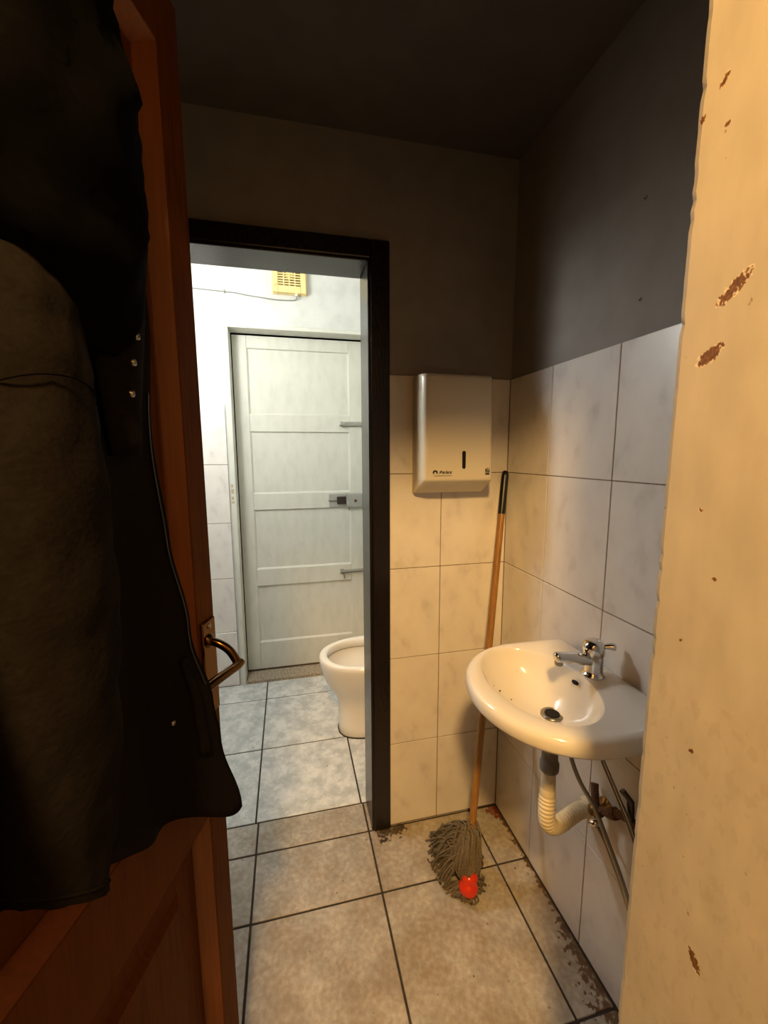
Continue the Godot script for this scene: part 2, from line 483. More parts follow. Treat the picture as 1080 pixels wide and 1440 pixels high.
# ------------------------------------------------------------------ tiles
func floor_tiles():
	var X0 := -1.0
	var Z0 := -2.5
	var SX := 1.8
	var SZ := 2.4
	var W := 920
	var H := 1226
	var img := Image.create(W, H, false, Image.FORMAT_RGB8)
	var n1 := noise(51, 0.018, 5)
	var n2 := noise(52, 0.045, 4)
	var n3 := noise(53, 0.09, 4)
	var n4 := noise(54, 0.3, 2)
	for j in H:
		var z := Z0 + SZ * (j + 0.5) / H
		var back := z < -1.444
		for i in W:
			var x := X0 + SX * (i + 0.5) / W
			var tx := floori((x + 0.162) / 0.3985) if back else floori((x + 0.152) / 0.394)
			var tz := floori((z + 1.444) / 0.4) if back else floori((z + 1.0962) / 0.398) + 10
			var ox := tx * 371.0
			var oz := tz * 517.0
			var a := n1.get_noise_2d(i + ox, j + oz)
			var b := n2.get_noise_2d(i - oz, j + ox)
			var vein := 1.0 - absf(n1.get_noise_2d(i * 1.3 + oz + 70, j * 1.3 - ox))
			var c := Color(0.72, 0.735, 0.73).lerp(Color(0.855, 0.86, 0.85), clampf(0.5 + a * 1.1 + b * 0.45, 0, 1))
			if vein > 0.93:
				c = c.lerp(Color(0.58, 0.59, 0.59), (vein - 0.93) * 5.0)
			c = c.lerp(Color(0.86, 0.86, 0.84), clampf((b - 0.28) * 2.0, 0, 0.6))
			if not back:
				# trodden dirt: brownish film with a grain, thicker in places
				var d := n3.get_noise_2d(i, j) * 0.5 + n1.get_noise_2d(i * 0.6 + 300, j * 0.6) * 0.6
				c = c.lerp(Color(0.52, 0.455, 0.37), clampf(0.58 + d * 0.5, 0.15, 0.82))
				# brown grime in the angle of the floor and the right wall
				var wd := BX - x
				var g := n3.get_noise_2d(i * 1.2 + 77, j * 1.2) * 0.9 + n2.get_noise_2d(i + 13, j * 0.8) * 0.7
				var reach := 0.010 + 0.030 * clampf((z + 1.0) / 0.3, 0.0, 1.0)
				if wd < reach * (1.0 + g * 1.6):
					c = c.lerp(Color(0.32, 0.21, 0.09), clampf(0.75 + g * 0.4, 0.2, 0.9))
				# rust in the corner
				var rc := Vector2(x - (BX - 0.012), z - (BZ + 0.018)).length()
				if rc < 0.030 * (1.0 + g * 0.9):
					c = c.lerp(Color(0.50, 0.17, 0.06), clampf(0.6 + g * 0.5, 0.2, 0.85))
				# black dirt round the foot of the door frame
				var fc := Vector2((x - 0.315) * 0.7, z - (BZ + 0.012)).length()
				if fc < 0.035 * (1.0 + g * 1.2):
					c = c.lerp(Color(0.16, 0.12, 0.08), clampf(0.6 + g * 0.5, 0.1, 0.85))
			if n4.get_noise_2d(i * 0.33 + 31, j * 0.33) > 0.80:
				c = c.lerp(Color(0.24, 0.19, 0.13), 0.75)
			img.set_pixel(i, j, c)
	M.floor_tile = image_mat(img, 0.30)
	M.floor_tile.roughness_texture = noise_tex(57, 0.02, [Color(0.55, 0.55, 0.55), Color(1, 1, 1)])
	M.floor_tile.roughness = 0.5
	var fl := struct_box("floor", Vector3(-1.27, -0.12, -2.60), Vector3(1.07, -0.0025, 1.92), M.grout_floor, "grey marbled floor tiles with dark joints", "floor")
	uvmap = func(p: Vector3): return Vector2((p.x - X0) / SX, (p.z - Z0) / SZ)
	var g := 0.0032
	var cols_f := [-0.94, -0.546, -0.1521, 0.2424, 0.6363, BX]
	var rows_f := [-1.4442, -1.3165, -1.0962, -0.6982, -0.30, 0.098]
	var cols_b := [-0.75, -0.5607, -0.1622, 0.2363, 0.6348, BX]
	var rows_b := [FZ, -2.2589, -1.8451, -1.4442]
	for set_ in [[cols_f, rows_f], [cols_b, rows_b]]:
		for a in set_[0].size() - 1:
			for b in set_[1].size() - 1:
				var lo := Vector3(set_[0][a] + g, -0.006, set_[1][b] + g)
				var hi := Vector3(set_[0][a + 1] - g, rng.randf_range(-0.0004, 0.0004), set_[1][b + 1] - g)
				if set_[1][b] < -1.4 and set_[1][b] > -1.45 and (lo.x > 0.3 or hi.x < -0.6):
					continue
				if hi.x > BX - 0.01: hi.x = BX - 0.002
				var st := begin()
				add_box(st, lo, hi, 0.0014)
				obj("tile", st, M.floor_tile, fl)
	uvmap = null

func wall_tiles():
	var rows := [0.004, 0.328, 0.6537, 0.9757, 1.296, 1.6094]
	var g := 0.0013
	# wall with the doorway
	var wb := get_node("wall_back")
	box("grout_bed", Vector3(0.29, 0.0, -0.008), Vector3(BX + 0.006, 1.608, -0.0025), 0.0, M.grout_wall, wb)
	for r in 5:
		for c in [[0.29, 0.5028], [0.5028, BX]]:
			tile_piece(wb, Vector3(c[0] + g, rows[r] + g, -0.007), Vector3(c[1] - g, rows[r + 1] - g, rng.randf_range(-0.0005, 0.0005)))
	# right wall
	var wr := get_node("wall_right")
	box("grout_bed", Vector3(BX + 0.002, 0.0, BZ), Vector3(BX + 0.0065, 1.608, -0.40), 0.0, M.grout_wall, wr)
	var zs := [BZ, -1.0858, -0.8356, -0.5854, -0.40]
	for r in 5:
		for c in 4:
			tile_piece(wr, Vector3(BX + rng.randf_range(-0.0005, 0.0005), rows[r] + g, zs[c] + g), Vector3(BX + 0.006, rows[r + 1] - g, zs[c + 1] - g))
	# far wall, the strip left of the grey door and the one right of it
	var wf := get_node("wall_far")
	var rf := [0.004, 0.336, 0.66, 0.98, 1.307, 1.63]
	box("grout_bed", Vector3(-0.75, 0.0, 0.0), Vector3(-0.322, 1.629, 0.004), 0.0, M.grout_wall, wf)
	for r in 5:
		for c in [[-0.75, -0.569], [-0.569, -0.321]]:
			tile_piece(wf, Vector3(c[0] + g, rf[r] + g, 0.0), Vector3(c[1] - g, rf[r + 1] - g, 0.007 + rng.randf_range(-0.0005, 0.0005)))

func tile_piece(parent: Node, lo: Vector3, hi: Vector3):
	var st := begin()
	add_box(st, lo, hi, 0.0011)
	obj("tile", st, M.wall_tile, parent)

# ------------------------------------------------------------------ dark door frame of the toilet room
func dark_frame():
	var t := thing("trim_1", Vector3(0.256, 0, BZ), "black-brown gloss painted door frame between washroom and toilet room", "door frame", "", "structure")
	t.position = Vector3.ZERO
	var m: Material = M.frame_paint
	# casing boards on the washroom side
	box("casing", Vector3(0.262, 0.0, BZ - 0.01), Vector3(0.3225, 1.997, BZ + 0.010), 0.003, m, t)
	box("casing", Vector3(-0.505, 0.0, BZ - 0.01), Vector3(-0.442, 1.997, BZ + 0.010), 0.003, m, t)
	box("head_casing", Vector3(-0.442, 1.944, BZ - 0.01), Vector3(0.262, 1.997, BZ + 0.0098), 0.003, m, t)
	# lining boards across the thickness of the wall, each set a little off the casing
	box("lining", Vector3(0.2545, 0.0, -1.4475), Vector3(0.292, 1.965, BZ + 0.004), 0.002, m, t)
	box("lining", Vector3(-0.472, 0.0, -1.4475), Vector3(-0.436, 1.965, BZ + 0.004), 0.002, m, t)
	box("head_lining", Vector3(-0.436, 1.936, -1.4475), Vector3(0.2545, 1.967, BZ + 0.004), 0.002, m, t)

# ------------------------------------------------------------------ grey panelled door at the back
func far_door():
	var zf := FZ - 0.096
	# casing
	var t := thing("trim_2", Vector3(0, 0, FZ), "pale grey casing strip around the panelled back door", "door frame", "", "structure")
	box("casing", Vector3(-0.311, 0.0, -0.10), Vector3(-0.286, 2.052, 0.010), 0.002, M.door_grey, t)
	box("casing", Vector3(0.475, 0.0, -0.10), Vector3(0.50, 2.052, 0.010), 0.002, M.door_grey, t)
	box("head_casing", Vector3(-0.286, 2.032, -0.10), Vector3(0.475, 2.052, 0.012), 0.002, M.door_grey, t)
	var chip := begin()
	for c in [[1.18, 0.02], [1.145, 0.028], [1.11, 0.02], [1.09, 0.014]]:
		add_box(chip, Vector3(-0.3115, c[0], 0.002), Vector3(-0.300 + rng.randf() * 0.006, c[0] + c[1], 0.0112), 0.002)
	obj("bare_wood_chip", chip, M.old_plaster, t)
	var s := box("trim_3", Vector3(-0.286, -0.01, FZ - 0.17), Vector3(0.475, 0.022, FZ + 0.006), 0.006, M.sill)
	tag(s, "worn dirty stone sill under the panelled back door", "door sill", "", "structure")
	var d := thing("door_2", Vector3(-0.283, 0.036, zf), "pale grey four-panel wooden door with steel bolts", "door", "", "structure")
	d.position = Vector3.ZERO
	var m: Material = M.door_grey
	var x0 := -0.281
	var x1 := 0.470
	var pl := -0.2046
	var pr := 0.373
	var zb := zf - 0.035
	box("stile", Vector3(x0, 0.036, zb), Vector3(pl, 2.022, zf), 0.0015, m, d)
	box("stile", Vector3(pr, 0.036, zb), Vector3(x1, 2.022, zf), 0.0015, m, d)
	var ys := [[0.036, 0.2086], [0.570, 0.673], [1.036, 1.131], [1.493, 1.589], [1.955, 2.022]]
	for y in ys:
		box("rail", Vector3(pl + 0.0006, y[0], zb), Vector3(pr - 0.0006, y[1], zf - 0.0006), 0.0015, m, d)
	for i in 4:
		# panel recessed, with a small sloped bead along its edge
		var lo := Vector3(pl, ys[i][1], 0)
		var hi := Vector3(pr, ys[i + 1][0], 0)
		var st := begin()
		st.set_smooth_group(-1)
		var za := zf - 0.0015
		var zp := zf - 0.011
		var b := 0.009
		var A := [Vector3(lo.x, lo.y, za), Vector3(hi.x, lo.y, za), Vector3(hi.x, hi.y, za), Vector3(lo.x, hi.y, za)]
		var B := [Vector3(lo.x + b, lo.y + b, zp), Vector3(hi.x - b, lo.y + b, zp), Vector3(hi.x - b, hi.y - 0.004, zp), Vector3(lo.x + b, hi.y - 0.004, zp)]
		for k in 4:
			var l := (k + 1) % 4
			quad(st, A[k], A[l], B[l], B[k], Vector3(0, 0, 1))
		quad(st, B[0], B[1], B[2], B[3], Vector3(0, 0, 1))
		var back := [A[0], A[1], A[2], A[3]].map(func(p): return Vector3(p.x, p.y, zb + 0.004))
		quad(st, back[0], back[1], back[2], back[3], Vector3(0, 0, -1))
		obj("panel", st, m, d)
	# slide bolt at head height
	var bt := begin()
	add_box(bt, Vector3(0.318, 1.535, zf), Vector3(0.462, 1.556, zf + 0.003), 0.001)
	for p in [[0.345, 1.5455], [0.40, 1.5455]]:
		add_box(bt, Vector3(p[0] - 0.006, 1.526, zf), Vector3(p[0] + 0.006, 1.550, zf + 0.012), 0.003)
	var slide := obj("slide_bolt", bt, M.galvanised, d)
	var rod := begin()
	add_tube(rod, [Vector3(0.312, 1.533, zf + 0.008), Vector3(0.46, 1.533, zf + 0.008)], 0.0048, 10)
	add_tube(rod, [Vector3(0.332, 1.533, zf + 0.008), Vector3(0.330, 1.524, zf + 0.024)], 0.005, 8)
	obj("rod", rod, M.steel, slide)
	# rim latch in the middle
	var la := begin()
	add_box(la, Vector3(0.240, 1.040, zf), Vector3(0.342, 1.120, zf + 0.003), 0.001)
	var latch := obj("rim_latch", la, M.galvanised, d)
	var lb := begin()
	add_box(lb, Vector3(0.346, 1.036, zf), Vector3(0.444, 1.124, zf + 0.022), 0.004)
	for k in 5:
		add_box(lb, Vector3(0.350, 1.046 + k * 0.015, zf + 0.02), Vector3(0.362, 1.054 + k * 0.015, zf + 0.026), 0.001)
	obj("latch_case", lb, M.galvanised, latch)
	var lk := begin()
	add_lathe(lk, [[0.009, 0.0], [0.009, 0.004], [0.004, 0.006]], Vector3(0.400, 1.078, zf + 0.022), 14, Basis(Vector3.RIGHT, PI / 2))
	obj("keyhole_cover", lk, M.rust, latch)
	var lh := begin()
	add_box(lh, Vector3(0.288, 1.058, zf + 0.002), Vector3(0.345, 1.104, zf + 0.014), 0.003)
	obj("bolt_block", lh, mat(Color(0.16, 0.10, 0.085), 0.6), latch)
	var lr := begin()
	add_tube(lr, [Vector3(0.235, 1.080, zf + 0.008), Vector3(0.30, 1.080, zf + 0.008)], 0.003, 8)
	add_tube(lr, [Vector3(0.362, 1.036, zf + 0.012), Vector3(0.362, 1.018, zf + 0.014)], 0.006, 8)
	obj("rod", lr, M.steel, latch)
	# barrel bolt low down
	var bb := begin()
	add_box(bb, Vector3(0.300, 0.614, zf), Vector3(0.325, 0.645, zf + 0.004), 0.001)
	add_box(bb, Vector3(0.330, 0.616, zf), Vector3(0.462, 0.640, zf + 0.006), 0.002)
	var barrel := obj("barrel_bolt", bb, M.galvanised, d)
	var br := begin()
	add_tube(br, [Vector3(0.302, 0.628, zf + 0.012), Vector3(0.46, 0.632, zf + 0.012)], 0.0085, 12)
	add_tube(br, [Vector3(0.322, 0.628, zf + 0.012), Vector3(0.326, 0.585, zf + 0.020)], 0.0045, 8)
	obj("rod", br, M.steel, barrel)

# ------------------------------------------------------------------ open wooden door on the left
const DL := Vector2(-0.14, -0.77)
const DD := Vector2(-0.2998266, 0.95399372)
const DN := Vector2(0.95399372, 0.2998266)

func dp(s: float, y: float, n: float) -> Vector3:
	var q := DL + DD * s + DN * n
	return Vector3(q.x, y, q.y)

func door_xf() -> Transform3D:
	return Transform3D(Basis(Vector3(DD.x, 0, DD.y), Vector3.UP, Vector3(DN.x, 0, DN.y)), Vector3(DL.x, 0, DL.y))

func dbox(st: SurfaceTool, s0: float, s1: float, y0: float, y1: float, n0: float, n1: float, ch := 0.002):
	add_box(st, Vector3(s0, y0, n0), Vector3(s1, y1, n1), ch, door_xf())

func wooden_door():
	var d := thing("door_1", Vector3(DL.x, 0.01, DL.y), "open red-brown wooden panel door with a bronze lever handle", "door", "", "structure")
	d.position = Vector3.ZERO
	var top := 2.022
	var L := 0.733
	var sw := 0.058
	var parts := [["stile", 0.0, sw, 0.012, top], ["stile", L - 0.09, L, 0.012, top],
		["rail", sw, L - 0.09, 0.012, 0.15], ["rail", sw, L - 0.09, 0.72, 0.86], ["rail", sw, L - 0.09, top - 0.09, top]]
	for p in parts:
		var st := begin()
		dbox(st, p[1], p[2], p[3], p[4], -0.042, 0.0)
		obj(p[0], st, M.wood, d)
	for pn in [[0.15, 0.72], [0.86, top - 0.09]]:
		var s0 := sw
		var s1 := L - 0.09
		var y0: float = pn[0]
		var y1: float = pn[1]
		# bead moulding round the opening
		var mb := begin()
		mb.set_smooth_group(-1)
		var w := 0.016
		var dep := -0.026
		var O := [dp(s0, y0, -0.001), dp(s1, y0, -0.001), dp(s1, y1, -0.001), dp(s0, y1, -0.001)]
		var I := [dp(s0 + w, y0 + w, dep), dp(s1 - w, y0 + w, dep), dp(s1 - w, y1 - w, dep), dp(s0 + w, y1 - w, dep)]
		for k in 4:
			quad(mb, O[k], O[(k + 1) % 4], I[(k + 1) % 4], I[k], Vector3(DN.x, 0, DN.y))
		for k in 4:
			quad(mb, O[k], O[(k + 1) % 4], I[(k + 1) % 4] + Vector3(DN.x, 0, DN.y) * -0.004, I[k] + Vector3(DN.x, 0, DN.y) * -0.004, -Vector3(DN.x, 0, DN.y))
		var bead := obj("bead_moulding", mb, M.lamplit_bead_wood, d)
		bead.set_meta("label", "bead moulding with lamp light painted into its honey-brown wood")
		# raised and fielded panel
		var st := begin()
		st.set_smooth_group(-1)
		var a := 0.085
		var F := [dp(s0 + a, y0 + a, -0.014), dp(s1 - a, y0 + a, -0.014), dp(s1 - a, y1 - a, -0.014), dp(s0 + a, y1 - a, -0.014)]
		var P := [dp(s0 + 0.004, y0 + 0.004, -0.030), dp(s1 - 0.004, y0 + 0.004, -0.030), dp(s1 - 0.004, y1 - 0.004, -0.030), dp(s0 + 0.004, y1 - 0.004, -0.030)]
		var G := [dp(s0 + a - 0.012, y0 + a - 0.012, -0.024), dp(s1 - a + 0.012, y0 + a - 0.012, -0.024), dp(s1 - a + 0.012, y1 - a + 0.012, -0.024), dp(s0 + a - 0.012, y1 - a + 0.012, -0.024)]
		var nn := Vector3(DN.x, 0, DN.y)
		for k in 4:
			quad(st, P[k], P[(k + 1) % 4], G[(k + 1) % 4], G[k], nn)
			quad(st, G[k], G[(k + 1) % 4], F[(k + 1) % 4], F[k], nn)
		quad(st, F[0], F[1], F[2], F[3], nn)
		quad(st, P[0] - nn * 0.006, P[1] - nn * 0.006, P[2] - nn * 0.006, P[3] - nn * 0.006, -nn)
		obj("panel", st, M.wood, d)
	# lever handle on a backplate
	var pl := begin()
	dbox(pl, 0.006, 0.050, 0.90, 1.075, 0.0, 0.005, 0.002)
	var plate := obj("handle_plate", pl, M.bronze, d)
	var sc := begin()
	add_lathe(sc, [[0.005, 0.0], [0.005, 0.0015], [0.002, 0.0022]], dp(0.028, 1.064, 0.005), 10, Basis(Vector3(DD.x, 0, DD.y), Vector3(DN.x, 0, DN.y), Vector3(0, -1, 0)))
	obj("screw", sc, M.steel, plate)
	var lv := begin()
	add_tube(lv, smooth([dp(0.030, 1.038, 0.004), dp(0.030, 1.033, 0.022), dp(0.029, 1.020, 0.040), dp(0.029, 0.999, 0.053)], 5), 0.0072, 12)
	add_lathe(lv, [[0.013, 0.0], [0.012, 0.004], [0.008, 0.007]], dp(0.030, 1.038, 0.004), 14, Basis(Vector3(DD.x, 0, DD.y), Vector3(DN.x, 0, DN.y), Vector3(0, -1, 0)))
	add_tube(lv, smooth([dp(0.022, 0.996, 0.0545), dp(0.036, 0.996, 0.0545), dp(0.06, 0.999, 0.052), dp(0.09, 1.001, 0.047), dp(0.115, 1.000, 0.040), dp(0.13, 0.996, 0.034)], 5), 0.0088, 12, true, 0.85)
	obj("lever_handle", lv, M.bronze, d)
	# hinges
	for y in [0.25, 1.02, 1.78]:
		var hg := begin()
		add_tube(hg, [dp(L + 0.002, y, 0.004), dp(L + 0.002, y + 0.09, 0.004)], 0.006, 10)
		obj("hinge", hg, M.steel, d)

# ------------------------------------------------------------------ washbasin
const SC := Vector2(0.575, -0.7748)   # middle of the basin plan (x, z)

func basin_r(a: float, inset: float) -> Vector2:
	# distance to the D-shaped outline from SC in direction a; flat side on the wall
	var d := Vector2(cos(a), sin(a))
	var cx := 0.5822 - SC.x
	var A := 0.2014 - inset
	var B := 0.2087 - inset
	var back := BX - 0.0008 - SC.x - inset
	var lo := 0.0
	var hi := 0.6
	for i in 26:
		var t := (lo + hi) * 0.5
		var p := d * t
		var inside: bool
		if p.x > back or absf(p.y) > B:
			inside = false
		elif p.x > cx:
			# slightly drawn in towards the wall, corners rounded
			var k := (p.x - cx) / (back - cx)
			var bb := B - 0.006 * k * k
			var rr := 0.012
			inside = absf(p.y) < bb
			var ex := p.x - (back - rr)
			var ey := absf(p.y) - (bb - rr)
			if ex > 0 and ey > 0 and inset < 0.03:
				inside = ex * ex + ey * ey < rr * rr
		else:
			inside = pow(absf(p.x - cx) / A, 2.074) + pow(absf(p.y) / B, 2.074) < 1.0
		if inside: lo = t
		else: hi = t
	return d * lo

func bowl_pt(a: float, k: float, c: Vector2) -> Vector2:
	# bowl outline (egg about 0.545) shrunk by k towards the drain c
	var o := Vector2(0.541 + 0.113 * cos(a), SC.y - 0.014 + 0.163 * sin(a))
	return c.lerp(o, k)

func basin():
	var N := 96
	var t := thing("washbasin", Vector3(BX, 0.66, SC.y), "white ceramic washbasin fixed to the tiled wall", "washbasin")
	t.position = Vector3.ZERO
	var dr := Vector2(0.592, -0.797)
	var rings := []
	var ring := func(f: Callable, y: float):
		var R := PackedVector3Array()
		for j in N:
			var a := TAU * j / N
			var p: Vector2 = f.call(a)
			R.append(Vector3(p.x, y, p.y))
		rings.append(R)
	# underside, from the waste up and out to the lip
	ring.call(func(a): return dr + Vector2(cos(a), sin(a)) * 0.036, 0.668)
	ring.call(func(a): return dr + Vector2(cos(a), sin(a)) * 0.040, 0.672)
	for q in [[0.38, 0.715], [0.5, 0.752], [0.6, 0.768], [0.72, 0.781], [0.85, 0.794], [0.94, 0.803], [0.975, 0.8085], [0.99, 0.812]]:
		ring.call(func(a): return dr.lerp(SC + basin_r(a, 0.0), q[0]), q[1])
	for q in [[0.0012, 0.815], [0.0, 0.822], [0.0, 0.830], [0.0018, 0.837], [0.006, 0.8420], [0.012, 0.8450], [0.020, 0.8460]]:
		ring.call(func(a): return SC + basin_r(a, q[0]), q[1])
	# deck and bowl
	for q in [[1.02, 0.8455], [1.0, 0.8435], [0.985, 0.839], [0.965, 0.832], [0.93, 0.820], [0.87, 0.805], [0.78, 0.790], [0.64, 0.774], [0.46, 0.760], [0.28, 0.749], [0.185, 0.744]]:
		ring.call(func(a): return bowl_pt(a, q[0], dr), q[1])
	var st := begin()
	skin(st, rings, true, true, false)
	obj("bowl", st, M.china, t)
	# waste fitting and overflow hole
	var ws := begin()
	add_lathe(ws, [[0.010, 0.7475], [0.0195, 0.7485], [0.024, 0.7495], [0.0265, 0.7480], [0.027, 0.7435]], Vector3(dr.x, 0, dr.y), 28)
	obj("waste_ring", ws, M.steel, t)
	var wh := begin()
	add_lathe(wh, [[0.017, 0.7482], [0.017, 0.7496]], Vector3(dr.x, 0, dr.y), 24)
	obj("waste_hole", wh, M.hole, t)
	var ov := begin()
	var bas := Basis(Vector3(0, 0, 1), Vector3(-0.90, 0.44, 0).normalized(), Vector3(-0.44, -0.90, 0).normalized())
	var R1 := []
	for q in [[1.0, -0.002], [1.0, 0.0035], [0.8, 0.0040]]:
		var R := PackedVector3Array()
		for j in 20:
			var a := TAU * j / 20
			R.append(Vector3(0.6445, 0.8240, -0.79) + bas * Vector3(cos(a) * 0.0085 * q[0], q[1], -sin(a) * 0.0048 * q[0]))
		R1.append(R)
	skin(ov, R1, true, true, true)
	obj("overflow_hole", ov, M.hole, t)
	# hair and dirt left in the bowl
	var hr := begin()
	for i in 14:
		var a := rng.randf_range(1.6, 4.4)
		var k := rng.randf_range(0.45, 0.85)
		var p := bowl_pt(a, k, dr)
		var y := bowl_y(k) + 0.0012
		var s := rng.randf_range(0.001, 0.0028)
		add_box(hr, Vector3(p.x - s, y - 0.001, p.y - s * 0.7), Vector3(p.x + s, y + 0.001, p.y + s * 0.7), 0.0005)
	var h := obj("dirt_specks", hr, mat(Color(0.33, 0.22, 0.12), 0.9), t)
	h.set_meta("kind", "stuff")

func bowl_y(k: float) -> float:
	var t := [[0.185, 0.744], [0.28, 0.749], [0.46, 0.760], [0.64, 0.774], [0.78, 0.790], [0.87, 0.805], [0.93, 0.820], [1.0, 0.8435]]
	for i in t.size() - 1:
		if k <= t[i + 1][0]:
			return lerpf(t[i][1], t[i + 1][1], (k - t[i][0]) / (t[i + 1][0] - t[i][0]))
	return 0.84

func faucet():
	var c := Vector3(0.683, 0.8452, -0.780)
	var t := thing("basin_faucet", c, "chrome single-lever faucet on the rim of the washbasin", "faucet")
	var st := begin()
	add_lathe(st, [[0.0275, 0.0], [0.0275, 0.003], [0.025, 0.0065], [0.0222, 0.009], [0.0212, 0.012], [0.0205, 0.03], [0.0208, 0.046], [0.0200, 0.048], [0.0200, 0.0505]], Vector3.ZERO, 32)
	obj("body", st, M.chrome, t)
	var hd := begin()
	var tilt := Basis(Vector3(0, 0, 1), 0.16)
	add_lathe(hd, [[0.0205, 0.0], [0.0238, 0.003], [0.0242, 0.020], [0.0232, 0.028], [0.0195, 0.034], [0.012, 0.0375], [0.002, 0.0385]], Vector3(0, 0.049, 0), 32, tilt)
	obj("cartridge_cap", hd, M.chrome, t)
	var dot := begin()
	add_lathe(dot, [[0.0035, 0.0], [0.0035, 0.0012]], Vector3(-0.0262, 0.064, 0.004), 12, Basis(Vector3(0, 0, 1), PI / 2 + 0.16))
	obj("marker_dot", dot, M.black_plastic, t)
	var sp := begin()
	add_tube(sp, smooth([Vector3(-0.008, 0.036, 0), Vector3(-0.04, 0.044, 0), Vector3(-0.075, 0.051, 0), Vector3(-0.098, 0.054, 0), Vector3(-0.105, 0.0535, 0)], 5), [0.0145, 0.0145, 0.0144, 0.0142, 0.014, 0.0138, 0.0136, 0.0134, 0.0132, 0.013, 0.013, 0.0128, 0.0126, 0.0126, 0.0126, 0.0124, 0.0120, 0.0114, 0.0102, 0.0084, 0.0045], 18)
	obj("spout", sp, M.chrome, t)
	var ae := begin()
	add_lathe(ae, [[0.0088, 0.0], [0.0095, 0.002], [0.0095, 0.014]], Vector3(-0.094, 0.036, 0), 18)
	obj("aerator", ae, M.steel, t)
	var lv := begin()
	add_tube(lv, smooth([Vector3(0.014, 0.068, 0.004), Vector3(0.026, 0.071, 0.010), Vector3(0.036, 0.072, 0.015), Vector3(0.041, 0.071, 0.0175)], 4), [0.007, 0.0072, 0.0076, 0.008, 0.0086, 0.0092, 0.0098, 0.0104, 0.011, 0.0112, 0.011, 0.0102, 0.008], 14, true, 0.75)
	obj("lever", lv, M.chrome, t)

